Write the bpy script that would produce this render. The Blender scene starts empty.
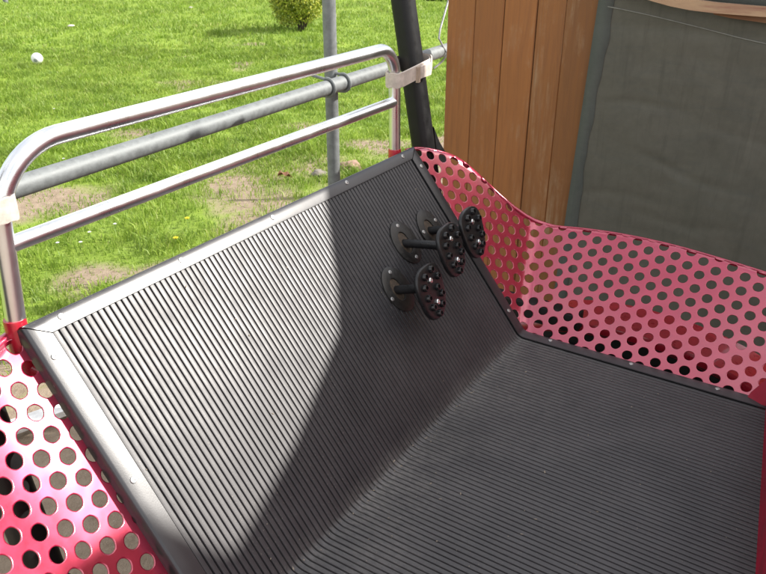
import bpy, bmesh, math, random
import numpy as np
from mathutils import Vector, Matrix, noise
random.seed(7); rng = np.random.default_rng(11)
S = bpy.context.scene
COL = S.collection
R = math.radians

# ---------------------------------------------------------------- frames
# car frame: v = rearwards (right, towards the camera side), u = across, z above the car floor.
FLOOR = 0.5                       # car floor above the ground
AZ = R(32.763)
uW = Vector((math.sin(AZ), math.cos(AZ), 0)); vW = Vector((math.cos(AZ), -math.sin(AZ), 0)); zW = Vector((0, 0, 1))
V0, U0 = -0.4, 1.388              # car base point
def W(v, u, z): return vW * v + uW * u + zW * (z + FLOOR)          # car frame -> world
def L(v, u, z): return Vector((v - V0, u - U0, z + FLOOR))         # car frame -> local to the car's Empty

# ---------------------------------------------------------------- object helpers
def link(o, parent=None):
    COL.objects.link(o)
    if parent is not None: o.parent = parent
    return o
def tag(o, label=None, cat=None, group=None, kind=None):
    if label: o['label'] = label
    if cat: o['category'] = cat
    if group: o['group'] = group
    if kind: o['kind'] = kind
    return o
def empty(name, loc, rz, label, cat, group=None):
    o = bpy.data.objects.new(name, None); o.empty_display_size = .1
    o.location = loc; o.rotation_euler = (0, 0, rz); link(o)
    return tag(o, label, cat, group)
def mesh_obj(name, verts, faces, mat, parent=None, smooth=True, sharp=35):
    me = bpy.data.meshes.new(name)
    me.from_pydata([tuple(p) for p in verts], [], faces)
    me.validate(); me.update()
    return finish(name, me, mat, parent, smooth, sharp)
def finish(name, me, mat, parent=None, smooth=True, sharp=35):
    for m in (mat if isinstance(mat, (list, tuple)) else [mat]): me.materials.append(m)
    if smooth:
        for p in me.polygons: p.use_smooth = True
        me.set_sharp_from_angle(angle=R(sharp))
    o = bpy.data.objects.new(name, me)
    return link(o, parent)
def bm_obj(name, bm, mat, parent=None, smooth=True, sharp=35):
    me = bpy.data.meshes.new(name); bm.normal_update(); bm.to_mesh(me); bm.free()
    return finish(name, me, mat, parent, smooth, sharp)

class MB:
    def __init__(s): s.v = []; s.f = []
    def add(s, vs, fs):
        b = len(s.v); s.v += [Vector(p) for p in vs]; s.f += [tuple(i + b for i in f) for f in fs]
    def box(s, c, hx, hy, hz, ax=None, ay=None, az=None):
        ax = Vector(ax or (1, 0, 0)); ay = Vector(ay or (0, 1, 0)); az = Vector(az or (0, 0, 1)); c = Vector(c)
        vs = [c + ax * (hx * i) + ay * (hy * j) + az * (hz * k) for i in (-1, 1) for j in (-1, 1) for k in (-1, 1)]
        s.add(vs, [(0, 1, 3, 2), (4, 6, 7, 5), (0, 4, 5, 1), (2, 3, 7, 6), (0, 2, 6, 4), (1, 5, 7, 3)])
    def tube(s, pts, rad, n=20, cap=True, flat=None):
        pts = [Vector(p) for p in pts]
        rads = rad if isinstance(rad, (list, tuple)) else [rad] * len(pts)
        T = []
        for i in range(len(pts)):
            a = pts[max(i - 1, 0)]; b = pts[min(i + 1, len(pts) - 1)]; T.append((b - a).normalized())
        up = Vector((0, 0, 1)) if abs(T[0].z) < .9 else Vector((1, 0, 0))
        nrm = (up - T[0] * up.dot(T[0])).normalized()
        rings = []
        for i, p in enumerate(pts):
            nrm = (nrm - T[i] * nrm.dot(T[i])).normalized(); bi = T[i].cross(nrm)
            rings.append([p + (nrm * math.cos(2 * math.pi * k / n) + bi * math.sin(2 * math.pi * k / n)) * rads[i] for k in range(n)])
        vs = [p for r in rings for p in r]; fs = []
        for i in range(len(pts) - 1):
            for k in range(n):
                a = i * n + k; b = i * n + (k + 1) % n
                fs.append((a, b, b + n, a + n))
        if cap: fs.append(tuple(range(n))[::-1]); fs.append(tuple((len(pts) - 1) * n + k for k in range(n)))
        s.add(vs, fs)
    def lathe(s, c, axis, prof, n=20):
        """prof = list of (radius, height) along axis from c"""
        c = Vector(c); axis = Vector(axis).normalized()
        a = axis.orthogonal().normalized(); b = axis.cross(a)
        vs = []; fs = []
        for r, h in prof:
            vs += [c + axis * h + (a * math.cos(2 * math.pi * k / n) + b * math.sin(2 * math.pi * k / n)) * r for k in range(n)]
        for i in range(len(prof) - 1):
            for k in range(n):
                p = i * n + k; q = i * n + (k + 1) % n; fs.append((p, q, q + n, p + n))
        if prof[-1][0] > 1e-6: fs.append(tuple((len(prof) - 1) * n + k for k in range(n)))
        if prof[0][0] > 1e-6: fs.append(tuple(range(n))[::-1])
        s.add(vs, fs)
    def build(s, name, mat, parent=None, smooth=True, sharp=35):
        return mesh_obj(name, s.v, s.f, mat, parent, smooth, sharp)

def fillet(pts, rads, n=10):
    """round the inner corners of a polyline"""
    pts = [Vector(p) for p in pts]; out = [pts[0]]
    for i in range(1, len(pts) - 1):
        p = pts[i]; a = (pts[i - 1] - p).normalized(); b = (pts[i + 1] - p).normalized()
        r = rads[i - 1] if isinstance(rads, (list, tuple)) else rads
        ang = a.angle(b); t = r / math.tan(ang / 2); c = p + (a + b).normalized() * (r / math.sin(ang / 2))
        s = p + a * t; e = p + b * t; x = (s - c); y = (e - c); tot = x.angle(y); ax = x.cross(y).normalized()
        for k in range(n + 1): out.append(c + Matrix.Rotation(tot * k / n, 3, ax) @ x)
    out.append(pts[-1]); return out
def dense(pts, step):
    out = [pts[0]]
    for a, b in zip(pts[:-1], pts[1:]):
        n = max(1, int((b - a).length / step))
        out += [a.lerp(b, (k + 1) / n) for k in range(n)]
    return out

# ---------------------------------------------------------------- materials
class Mat:
    def __init__(s, name):
        s.m = bpy.data.materials.new(name); s.m.use_nodes = True; s.t = s.m.node_tree; s.n = s.t.nodes
        s.b = s.n['Principled BSDF']
        s.tc = s.n.new('ShaderNodeTexCoord')
    def node(s, ty, **k):
        x = s.n.new(ty)
        for a, b in k.items(): setattr(x, a, b)
        return x
    def l(s, a, b): s.t.links.new(a, b)
    def set(s, **k):
        for a, b in k.items():
            nm = a.replace('_', ' ')
            i = s.b.inputs[nm]
            if hasattr(i.default_value, '__len__') and len(b) == 3: b = (*b, 1)
            i.default_value = b
        return s
    def noise(s, scale, detail=4, rough=.6, vec=None, map_scale=None, dist=0):
        x = s.node('ShaderNodeTexNoise'); x.inputs['Scale'].default_value = scale; x.inputs['Detail'].default_value = detail
        x.inputs['Roughness'].default_value = rough; x.inputs['Distortion'].default_value = dist
        v = vec or s.tc.outputs['Object']
        if map_scale:
            mp = s.node('ShaderNodeMapping'); mp.inputs['Scale'].default_value = map_scale; s.l(v, mp.inputs['Vector']); v = mp.outputs['Vector']
        s.l(v, x.inputs['Vector']); return x.outputs['Fac']
    def ramp(s, fac, stops):
        x = s.node('ShaderNodeValToRGB'); e = x.color_ramp.elements
        while len(e) < len(stops): e.new(.5)
        for i, (p, c) in enumerate(stops):
            e[i].position = p; e[i].color = (*c, 1) if hasattr(c, '__len__') else (c, c, c, 1)
        s.l(fac, x.inputs['Fac']); return x.outputs['Color']
    def mix(s, fac, a, b, mode='MIX'):
        x = s.node('ShaderNodeMix', data_type='RGBA', blend_type=mode)
        for sock, val in ((x.inputs[0], fac), (x.inputs[6], a), (x.inputs[7], b)):
            if isinstance(val, bpy.types.NodeSocket): s.l(val, sock)
            elif hasattr(val, '__len__'): sock.default_value = (*val, 1)
            else: sock.default_value = val
        return x.outputs[2]
    def color(s, sock): s.l(sock, s.b.inputs['Base Color']); return s
    def rough(s, sock): s.l(sock, s.b.inputs['Roughness']); return s
    def bump(s, fac, strength=.2, dist=.01):
        x = s.node('ShaderNodeBump'); x.inputs['Strength'].default_value = strength; x.inputs['Distance'].default_value = dist
        s.l(fac, x.inputs['Height']); s.l(x.outputs['Normal'], s.b.inputs['Normal']); return s

def mk(name, col, rough=.5, metal=0, var=.25, nscale=30, bump=0, bscale=200, rvar=.08, **k):
    m = Mat(name); m.set(Metallic=metal)
    n = m.noise(nscale, 5)
    lo = [c * (1 - var) for c in col]; hi = [min(1, c * (1 + var)) for c in col]
    m.color(m.ramp(n, [(.3, lo), (.7, hi)]))
    m.rough(m.ramp(n, [(.3, max(0, rough - rvar)), (.7, min(1, rough + rvar))]))
    if bump: m.bump(m.noise(bscale, 4), bump, .002)
    m.set(**k)
    return m.m

# ribbed rubber: black, satin, dusty here and there, fold glints painted in
def rubber_mat():
    m = Mat('ribbed_black_rubber')
    dust = m.noise(6, 6, .65)
    speck = m.noise(230, 2, .5)
    spots = m.ramp(speck, [(.66, 0), (.74, 1)])
    base = m.mix(m.ramp(dust, [(.35, 0), (.75, 1)]), (.032, .031, .034), (.056, .053, .056))
    col = m.mix(m.mix(1.0, spots, m.ramp(m.noise(9, 3), [(.40, .1), (.7, .9)]), 'MULTIPLY'), base, (.20, .18, .15))
    sx = m.node('ShaderNodeSeparateXYZ'); m.l(m.tc.outputs['Object'], sx.inputs[0])
    mr = m.node('ShaderNodeMapRange'); mr.inputs['From Min'].default_value = -.44; mr.inputs['From Max'].default_value = .25; m.l(sx.outputs['X'], mr.inputs['Value'])
    band = m.ramp(mr.outputs[0], [(.02, 0), (.08, 1), (.15, .6), (.45, .22), (1, .05)])  # pale band from the fold: dust plus glints painted on the rib tops
    grit = m.ramp(m.noise(140, 6, .85, None, (.3, 1, 1)), [(.38, .08), (.64, .85)])
    dust_glint = m.ramp(m.noise(5, 5, .7), [(.35, .15), (.7, 1)])
    col = m.mix(m.mix(1.0, m.mix(1.0, band, grit, 'MULTIPLY'), dust_glint, 'MULTIPLY'), col, (.25, .235, .215))
    m.color(col)
    m.rough(m.ramp(m.noise(14, 6, .7), [(.25, .37), (.75, .50)]))
    m.bump(m.noise(300, 4), .08, .001)
    m.set(Specular_IOR_Level=.55)
    return m.m
def paint_mat():
    m = Mat('red_pearl_paint')
    n = m.noise(11, 6, .7)
    m.color(m.ramp(n, [(.3, (.40, .009, .052)), (.7, (.48, .014, .068))]))
    m.rough(m.ramp(m.noise(24, 6, .7), [(.3, .26), (.75, .44)]))
    m.bump(m.noise(5, 3, .5), .22, .03)
    cw = m.ramp(m.noise(2.6, 2, .5, None, (.6, 1, 2.0), .4), [(.3, .6), (.66, 1)]); m.l(cw, m.b.inputs['Coat Weight'])
    m.set(Metallic=.55, Coat_Roughness=.17, Coat_IOR=2.1)
    return m.m
def wood_mat(name, base, dark, axis_scale, grain=22, knots=True):
    m = Mat(name)
    rnd = m.node('ShaderNodeNewGeometry')
    off = m.node('ShaderNodeVectorMath', operation='MULTIPLY_ADD')
    m.l(rnd.outputs['Random Per Island'], off.inputs[0]); off.inputs[1].default_value = (7, 13, 5); m.l(m.tc.outputs['Object'], off.inputs[2])
    v = off.outputs[0]
    g = m.noise(grain, 8, .65, v, axis_scale, .8)
    w = m.noise(2.2, 4, .6, v, axis_scale)
    c = m.ramp(g, [(.25, dark), (.55, base), (.85, tuple(min(1, x * 1.25) for x in base))])
    c = m.mix(m.ramp(w, [(.35, 0), (.7, .5)]), c, tuple(x * .62 for x in base))
    tint = m.ramp(rnd.outputs['Random Per Island'], [(0, (.80, .80, .80)), (1, (1.12, 1.06, 1.0))])
    c = m.mix(1.0, c, tint, 'MULTIPLY')
    if knots:
        k = m.noise(5.5, 3, .5, v, (1.2, 1, .55)); c = m.mix(m.ramp(k, [(.70, 0), (.74, .75)]), c, tuple(x * .35 for x in base))
    sc = m.noise(60, 4, .6, v, axis_scale); wear = m.ramp(m.noise(3.5, 6, .75, v, (1, 1, .5)), [(.5, 0), (.72, .8)]); c = m.mix(m.mix(1.0, m.ramp(sc, [(.42, 0), (.62, .7)]), wear, 'MULTIPLY'), c, (.40, .31, .20))
    m.color(c); m.rough(m.ramp(g, [(.3, .55), (.7, .8)])); m.bump(g, .35, .003)
    return m.m
def canvas_mat(name, c1, c2, stain):
    m = Mat(name)
    a = m.noise(3, 8, .7, None, (1, 1, .7), .6); b = m.noise(38, 4, .6)
    c = m.ramp(a, [(.28, c1), (.72, c2)])
    c = m.mix(m.ramp(m.noise(7, 6, .75, None, (.5, 1, 2.2), 1.2), [(.5, 0), (.75, .5)]), c, stain)
    streak = m.noise(12, 5, .6, None, (3.5, 1, .25)); c = m.mix(m.ramp(streak, [(.55, 0), (.75, .35)]), c, tuple(x * .55 for x in c1))
    c = m.mix(m.ramp(b, [(.3, 0), (.75, .25)]), c, tuple(x * .6 for x in c1))
    m.color(c); m.set(Roughness=.75)
    wv = m.noise(420, 2); m.bump(wv, .2, .001)
    return m.m
def grass_mat():
    m = Mat('grass_blades')
    g = m.node('ShaderNodeNewGeometry')
    big = m.noise(.55, 4, .6); mid = m.noise(3, 4, .6)
    c = m.ramp(g.outputs['Random Per Island'], [(0, (.14, .22, .03)), (.45, (.24, .35, .045)), (.8, (.34, .44, .07)), (.95, (.42, .46, .12)), (1, (.50, .44, .22))])
    c = m.mix(m.ramp(big, [(.35, 0), (.65, .5)]), c, (.29, .45, .055))
    c = m.mix(m.ramp(mid, [(.40, 0), (.68, .7)]), c, (.12, .215, .03))
    sy = m.node('ShaderNodeSeparateXYZ'); m.l(m.tc.outputs['Object'], sy.inputs[0])
    c = m.mix(m.ramp(m.noise(1.5, 5, .65), [(.55, 0), (.75, .3)]), c, (.36, .40, .10))
    m.color(c); m.set(Roughness=.5, Specular_IOR_Level=.35)
    # light passing through the blades
    tr = m.node('ShaderNodeBsdfTranslucent'); m.l(c, tr.inputs['Color'])
    ms = m.node('ShaderNodeMixShader'); ms.inputs[0].default_value = .38
    m.l(m.b.outputs[0], ms.inputs[1]); m.l(tr.outputs[0], ms.inputs[2])
    m.l(ms.outputs[0], m.n['Material Output'].inputs['Surface'])
    return m.m
def leaf_mat(name, stops):
    m = Mat(name); g = m.node('ShaderNodeNewGeometry')
    c = m.ramp(g.outputs['Random Per Island'], stops); m.color(c); m.set(Roughness=.45)
    tr = m.node('ShaderNodeBsdfTranslucent'); m.l(c, tr.inputs['Color'])
    ms = m.node('ShaderNodeMixShader'); ms.inputs[0].default_value = .3
    m.l(m.b.outputs[0], ms.inputs[1]); m.l(tr.outputs[0], ms.inputs[2]); m.l(ms.outputs[0], m.n['Material Output'].inputs['Surface'])
    return m.m
def ground_mat():
    m = Mat('lawn_soil')
    at = m.node('ShaderNodeAttribute', attribute_name='dirt')
    n1 = m.noise(1.2, 6, .65); n2 = m.noise(18, 6, .7); n3 = m.noise(70, 4, .7)
    gr = m.mix(m.ramp(n1, [(.35, 0), (.65, 1)]), (.17, .26, .035), (.26, .36, .05))
    gr = m.mix(m.ramp(n2, [(.4, 0), (.7, .6)]), gr, (.13, .19, .035))
    so = m.mix(m.ramp(n2, [(.3, 0), (.7, 1)]), (.22, .165, .115), (.34, .27, .20))
    so = m.mix(m.ramp(n3, [(.62, 0), (.72, .7)]), so, (.46, .40, .33))
    m.color(m.mix(m.ramp(at.outputs['Fac'], [(.35, 0), (.65, 1)]), gr, so))
    m.set(Roughness=.9, Specular_IOR_Level=.2); m.bump(n3, .5, .02)
    return m.m
def simple(name, col, rough=.6, **k): return mk(name, col, rough, **k)

M = dict(
    rubber=rubber_mat(), paint=paint_mat(),
    trim=mk('black_anodised_trim', (.024, .024, .027), .33, 0, .2, 12, .05, 400, .03, Specular_IOR_Level=.75),
    steel=mk('polished_steel', (.83, .85, .87), .30, 1, .06, 14, .04, 150, .05),
    galv=mk('galvanised_steel', (.185, .20, .20), .6, .2, .22, 45, .15, 160, .08),
    screw=mk('screw_steel', (.50, .50, .49), .42, .9, .15, 90),
    black=mk('black_powder_coat', (.008, .008, .0085), .42, 0, .3, 30, .08, 300, Specular_IOR_Level=.3),
    blackdull=mk('black_chassis', (.010, .010, .010), .7, 0, .3, 20),
    redsock=mk('red_gloss_enamel', (.42, .012, .03), .30, 0, .15, 30, 0, 0, .06, Coat_Weight=.4),
    seat=mk('dark_red_seat_shell', (.27, .005, .024), .42, 0, .2, 14, .1, 60, Specular_IOR_Level=.25),
    strap=mk('off_white_leather', (.55, .48, .42), .65, 0, .18, 55, .3, 180),
    strapdirt=mk('worn_tan_leather', (.42, .33, .25), .7, 0, .2, 60, .3, 180),
    padrub=mk('pedal_rubber', (.012, .012, .013), .33, 0, .3, 60, .05, 300),
    stud=mk('stud_rubber', (.010, .010, .011), .22, 0, .3, 60), bright=mk('bright_screw', (.75, .75, .74), .22, 1, .1, 60),
    slot=mk('rusty_slot', (.075, .055, .038), .8, 0, .6, 120),
    grit=mk('pale_grit', (.27, .23, .18), .8, 0, .4, 200),
    flange=mk('flange_dark_metal', (.030, .029, .027), .40, .2, .35, 90, .08, 250),
    tyre=mk('tyre_rubber', (.015, .015, .015), .75, 0, .2, 40),
    planks=wood_mat('varnished_planks', (.31, .128, .040), (.22, .084, .027), (1, 1, .06), 60),
    lath=wood_mat('weathered_lath', (.46, .31, .20), (.24, .075, .06), (.12, 1, 1), 34, False),
    brownlath=wood_mat('brown_lath', (.26, .11, .035), (.13, .05, .018), (.09, 1, 1), 16, False),
    canvas=canvas_mat('dark_tarpaulin', (.082, .080, .064), (.125, .117, .095), (.072, .080, .074)),
    hem=canvas_mat('tarpaulin_hem', (.068, .077, .070), (.098, .104, .092), (.06, .068, .06)),
    thread=mk('pale_seam', (.20, .20, .18), .8),
    boards=wood_mat('brown_boards', (.24, .12, .05), (.13, .06, .025), (1, 1, .06)),
    grass=grass_mat(), ground=ground_mat(),
    bush=leaf_mat('bush_leaves', [(0, (.13, .19, .025)), (.45, (.36, .44, .05)), (1, (.68, .66, .13))]),
    twig=mk('bush_twigs', (.05, .04, .025), .8),
    ballw=mk('white_ball', (.80, .80, .80), .4, 0, .05, 30), ballb=mk('ball_dark_patch', (.30, .32, .36), .45),
    stone=mk('pinkish_stone', (.29, .19, .14), .85, 0, .35, 18, .5, 60), stone2=mk('grey_stone', (.20, .18, .15), .85, 0, .3, 18, .5, 60),
    leaf=mk('dry_leaf', (.17, .075, .035), .7), paper=mk('white_paper', (.62, .58, .52), .7),
    yellow=mk('dandelion_yellow', (.85, .62, .02), .6), stalk=mk('flower_stalk', (.15, .25, .05), .6), daisy=mk('daisy_white', (.82, .82, .80), .6),
    path=mk('pale_path', (.42, .37, .32), .9, 0, .15, 3, .3, 80),
    white=mk('white_board', (.78, .78, .76), .6), wire=mk('tie_wire', (.30, .30, .30), .4, .8),
)

# ================================================================ THE RIDE CAR
car = empty('ride_car', W(V0, U0, -FLOOR), -AZ,
            'open red perforated ride car with ribbed black floor, chrome rail and three studded pedals', 'ride car')

# --- mat path: toe board, fold, floor  (points in (v,z) with normals)
ev, ez = -0.621, 0.784            # up the toe board
nv, nz = 0.784, 0.621             # toe normal
AV = -0.796                       # fold
TOE = .7065
def toe(s, u, h=0): return (AV + ev * s + nv * h, u, ez * s + nz * h)
def mat_path(s_top, v_end, rad=.035, nf=9):
    P = []
    beta = math.acos(-ev)         # angle of the bend (toe dir is -e going down)
    t = rad * math.tan(beta / 2)
    for k in range(9):
        s = s_top + (t - s_top) * k / 8
        P.append((AV + ev * s, ez * s, nv, nz))
    cx, cz = AV + ev * t + nv * rad, ez * t + nz * rad
    a0 = math.atan2(-nz, -nv)
    for k in range(1, nf):
        a = a0 + beta * k / nf
        # arc below the centre, turning towards straight down
        P.append((cx + rad * math.cos(a), cz + rad * math.sin(a), -math.cos(a), -math.sin(a)))
    n = 12
    for k in range(n + 1):
        P.append((AV + t + (v_end - AV - t) * k / n, 0, 0, 1))
    return P
PATH = mat_path(.69, .12)
UL, UR = .722, 2.052              # ribbed area between the side trims
pitch = .0150; NR = int(round((UR - UL) / pitch)); pitch = (UR - UL) / NR
prof = [(0, -.0066), (.17, -.0066), (.20, -.0012), (.25, -.0001), (.42, .00022), (.60, .00028), (.78, .00022), (.95, -.0001), (.985, -.0012)]
us = []; hs = []
for i in range(NR):
    for a, h in prof: us.append(UL + (i + a) * pitch); hs.append(h)
us.append(UR); hs.append(-.0066)
vs = []; fs = []
nu = len(us)
for k, (pv, pz, a, b) in enumerate(PATH):
    for u_, h in zip(us, hs):
        w = .0004 * noise.noise(Vector((u_ * 30, k * 1.7, 0)))
        vs.append(L(pv + a * (h + w), u_, pz + b * (h + w)))
for k in range(len(PATH) - 1):
    for i in range(nu - 1):
        a = k * nu + i; fs.append((a, a + nu, a + nu + 1, a + 1))
ribbed = mesh_obj('ribbed_mat', vs, fs, M['rubber'], car, True, 32)

# backing plate under the rubber
vs = []; fs = []
PLATE = mat_path(.7030, .12)
for (pv, pz, a, b) in PLATE:
    for u_ in (.680, 2.096):
        for h in (-.0075, -.02): vs.append(L(pv + a * h, u_, pz + b * h))
for k in range(len(PATH) - 1):
    o = k * 4
    for i, j in ((0, 2), (3, 1), (1, 0), (2, 3)): fs.append((o + i, o + j, o + j + 4, o + i + 4))
fs += [(0, 1, 3, 2), tuple(len(vs) - 4 + i for i in (0, 2, 3, 1))]
mesh_obj('floor_plate', vs, fs, M['blackdull'], car)

# --- grit lying on the rubber (nobody could count it)
gr_ = np.random.default_rng(77); vs = []; fs = []
PF_ = mat_path(.66, .1); 
for _ in range(280):
    k = gr_.random(); seg = int(gr_.integers(0, len(PF_) - 1))
    if k < .35: seg = int(gr_.integers(9, 18))
    elif k < .85: seg = int(gr_.integers(17, len(PF_) - 1))
    else: seg = int(gr_.integers(0, 8))
    t = gr_.random(); a_ = PF_[seg]; b_ = PF_[seg + 1]; q = [x0 + (x1 - x0) * t for x0, x1 in zip(a_, b_)]
    u_ = UL + .01 + (UR - UL - .02) * gr_.random(); r_ = .0007 + .0016 * gr_.random() ** 3; h = .0004 + r_ * .4
    c = W(q[0] + q[2] * h, u_, q[1] + q[3] * h); i0 = len(vs); l_ = 1 + 2.2 * gr_.random() ** 2; an = gr_.random() * 6.28
    d1 = (vW * q[3] - zW * q[2]) * math.cos(an) + uW * math.sin(an); nn_ = vW * q[2] + zW * q[3]; d2 = d1.cross(nn_)
    vs += [c + d1 * r_ * l_, c - d1 * r_ * l_, c + d2 * r_, c - d2 * r_, c + nn_ * r_ * .7, c - nn_ * r_]
    fs += [(i0 + a, i0 + b, i0 + c_) for a, b, c_ in ((0, 2, 4), (2, 1, 4), (1, 3, 4), (3, 0, 4), (2, 0, 5), (1, 2, 5), (3, 1, 5), (0, 3, 5))]
tag(mesh_obj('grit', vs, fs, M['grit'], None, False), 'pale grit and crumbs scattered over the ribbed black rubber', 'grit', kind='stuff')

# --- edge trims (folded strips)
TW, TH = .047, .0345
oprof = [(0, -.030), (-.001, -.012), (.0002, -.003), (.0016, .0018), (.0045, .0044), (.0095, .0055), (.030, .0056), (1, .0050), (1.001, .001)]
def side_trim(u_out, sgn):
    st = mat_path(TOE, .12)
    vs = []; fs = []; n = len(oprof)
    for k, (pv, pz, a, b) in enumerate(st):
        for (x, h) in oprof:
            x = x * TW if x >= 1 else x
            ds = 0
            if k == 0: ds = -(x / TW) * TH - .0022 if x > 0 else -.0022
            vs.append(L(pv + ev * ds + a * h, u_out + sgn * x, pz + ez * ds + b * h))
    for k in range(len(st) - 1):
        for i in range(n - 1):
            a = k * n + i; q = (a, a + 1, a + n + 1, a + n); fs.append(q if sgn > 0 else q[::-1])
    o = mesh_obj('edge_trim', vs, fs, M['trim'], car, True, 60)
    return o
tl = side_trim(.675, 1); tr_ = side_trim(2.101, -1)
oprof = [(0, -.030), (-.0003, .001), (.0012, .0040), (.0040, .0055), (.016, .0056), (.030, .0055), (1, .0050), (1.001, .001)]
vs = []; fs = []; n = len(oprof); NS = 24
for k in range(NS + 1):
    for (x, h) in oprof:
        x = x * TH if x >= 1 else x
        u_ = .675 + (2.101 - .675) * k / NS
        f = (k / NS) * 2 - 1
        if k in (0, NS): u_ += (1 if k == 0 else -1) * (max(x, 0) / TH * TW + .0010)
        vs.append(L(*toe(TOE - x, u_, h)))
for k in range(NS):
    for i in range(n - 1):
        a = k * n + i; fs.append((a, a + n, a + n + 1, a + 1))
tt = mesh_obj('edge_trim', vs, fs, M['trim'], car, True, 60)
nT = Vector((nv, 0, nz)); zT = Vector((0, 0, 1))
def screw(p, nrm, parent, r=.0068):
    b = MB(); c = L(*p)
    b.lathe(c, nrm, [(r, -.002), (r, .0008), (r * .86, .0022), (r * .42, .0027), (r * .34, .0008), (0.0001, .0006)], 18)
    return b.build('screw', M['screw'], parent)
for u_ in (.754, 1.066, 1.380, 1.706, 2.013): screw(toe(.692, u_, .0055), nT, tt)
for s_ in (.629, .354): screw(toe(s_, .700, .0055), nT, tl)
for s_ in (.638, .367, .09): screw(toe(s_, 2.074, .0055), nT, tr_)
for v_ in (-.70, -.44, -.19): screw((v_, 2.080, .0055), zT, tr_)

# --- perforated side panels: hex-punched sheet, folded at the crease, with a rolled top edge
PT, PF = R(77), R(50.5)             # outward lean of the toe part and of the floor part
eV = Vector((ev, 0, ez)); vV = Vector((1, 0, 0)); uV = Vector((0, 1, 0)); nTv = Vector((nv, 0, nz))   # here (v,u,z)
wt = nTv * math.cos(PT) + uV * math.sin(PT); wf = zT * math.cos(PF) + uV * math.sin(PF)
Nt = eV.cross(wt); Nf = vV.cross(wf)
cr = Nf.cross(Nt).normalized(); cr = cr if cr.y > 0 else -cr
inT = (nTv * math.sin(PT) - uV * math.cos(PT)); inF = (zT * math.sin(PF) - uV * math.cos(PF))   # inner normals
ang_t = cr.angle(eV); ang_f = cr.angle(vV)
# unrolled frame: x along +v, y along wf; crease at angle ang_f, toe edge at ang_f+ang_t
cd = Vector((math.cos(ang_f), math.sin(ang_f))); cp = Vector((cd.y, -cd.x))   # cp points to the floor side
pF = (vV - cr * vV.dot(cr)).normalized(); pTo = (eV - cr * eV.dot(cr)).normalized()
t0 = -pTo; BET = t0.angle(pF); n0 = (pF - t0 * pF.dot(t0)).normalized(); RB = .07
hB = RB * BET / 2; hT = RB * math.tan(BET / 2)
ORI = Vector((AV - .004, 2.084, -.016))
def fold(p):
    al = p.dot(cd); d = p.dot(cp)
    if d > hB: q = pF * (hT + d - hB)
    elif d < -hB: q = pTo * (hT - d - hB)
    else:
        th = (d + hB) / RB; q = pTo * hT + (t0 * math.sin(th) + n0 * (1 - math.cos(th))) * RB
    return ORI + cr * al + q
def fnormal(p):
    e = 1e-3
    a = fold(p + Vector((e, 0))) - fold(p - Vector((e, 0))); b = fold(p + Vector((0, e))) - fold(p - Vector((0, e)))
    n_ = a.cross(b).normalized()
    return n_ if n_.dot(inT + inF) > 0 else -n_
te = Vector((math.cos(ang_f + ang_t), math.sin(ang_f + ang_t))); tw = Vector((te.y, -te.x))
def T2(e_, w_): return te * e_ + tw * w_

top_t = [T2(.2826, .329), T2(.509, .250), T2(.574, .222), T2(.614, .197), T2(.647, .167), T2(.673, .126), T2(.698, .09), T2(.714, .05), T2(.722, .01), T2(.726, -.03)]
top_f = [Vector(p) for p in ((-.1168, .4211), (-.075, .431), (-.028, .441), (.04, .450), (.109, .457), (.19, .461), (.276, .462), (.36, .459), (.437, .453), (.54, .443), (.636, .432), (.9, .400))]
OFF, LC, RC = .013, .036, .019
def halfplanes(chain, inside):
    out = []
    for a, b in zip(chain[:-1], chain[1:]):
        d = (b - a).normalized(); n_ = Vector((d.y, -d.x))
        if n_.dot(inside - a) < 0: n_ = -n_
        out.append((a - n_ * OFF, n_))
    return out
inside_f = Vector((.3, .2)); inside_t = T2(.4, .1)
HF = halfplanes(top_f, inside_f); HT = halfplanes(top_t, inside_t)
def curl(p, hp):
    t = 9; g = None; acc = Vector((0, 0))
    for a, n_ in hp:
        d = n_.dot(p - a)
        if d < t: t = d; g = n_
    for a, n_ in hp:                                    # smoothed inward direction
        d = n_.dot(p - a); acc += n_ * math.exp(-(d - t) / .008)
    g = acc.normalized()
    k = min(1, abs(p.dot(cp)) / .07); k = k * k * (3 - 2 * k)
    lc = LC * (.25 + .75 * k); rc = RC * (.5 + .5 * k)
    if t >= lc: return fold(p)
    b = p + g * (lc - t); F0 = fold(b); e = 1e-3
    o = (fold(b - g * e) - fold(b + g * e)).normalized(); N = fnormal(b); th = (lc - t) / rc
    return F0 + o * (rc * math.sin(th)) - N * (rc * (1 - math.cos(th)))
def sheet_bm():
    A_ = R(31); P_ = .0495; rh = .0153
    a1 = Vector((math.cos(A_), math.sin(A_))) * P_; a2 = Vector((math.cos(A_ + R(60)), math.sin(A_ + R(60)))) * P_
    og = Vector((.499, .390)); bm = bmesh.new(); NSG = 24; Rc = P_ / math.sqrt(3)
    for i in range(-40, 41):
        for j in range(-40, 41):
            c = og + a1 * i + a2 * j
            if not (-1.0 < c.x < 1.0 and -.1 < c.y < .85): continue
            rings = []
            for rr in (0, .22, 1):
                ring = []
                for k in range(NSG):
                    a = A_ + 2 * math.pi * k / NSG
                    m_ = (a - A_ - R(30)) % R(60) - R(30)           # distance to the hexagon's outline
                    m2 = (a - A_) % R(60); m2 = min(m2, R(60) - m2)
                    hx = (P_ / 2) / math.cos(m2)
                    r_ = rh + (hx - rh) * rr
                    ring.append(bm.verts.new((c.x + math.cos(a) * r_, c.y + math.sin(a) * r_, 0)))
                rings.append(ring)
            for q in range(2):
                for k in range(NSG):
                    l = (k + 1) % NSG; bm.faces.new((rings[q][k], rings[q][l], rings[q + 1][l], rings[q + 1][k]))
    bmesh.ops.remove_doubles(bm, verts=bm.verts, dist=.0006)
    return bm
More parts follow.
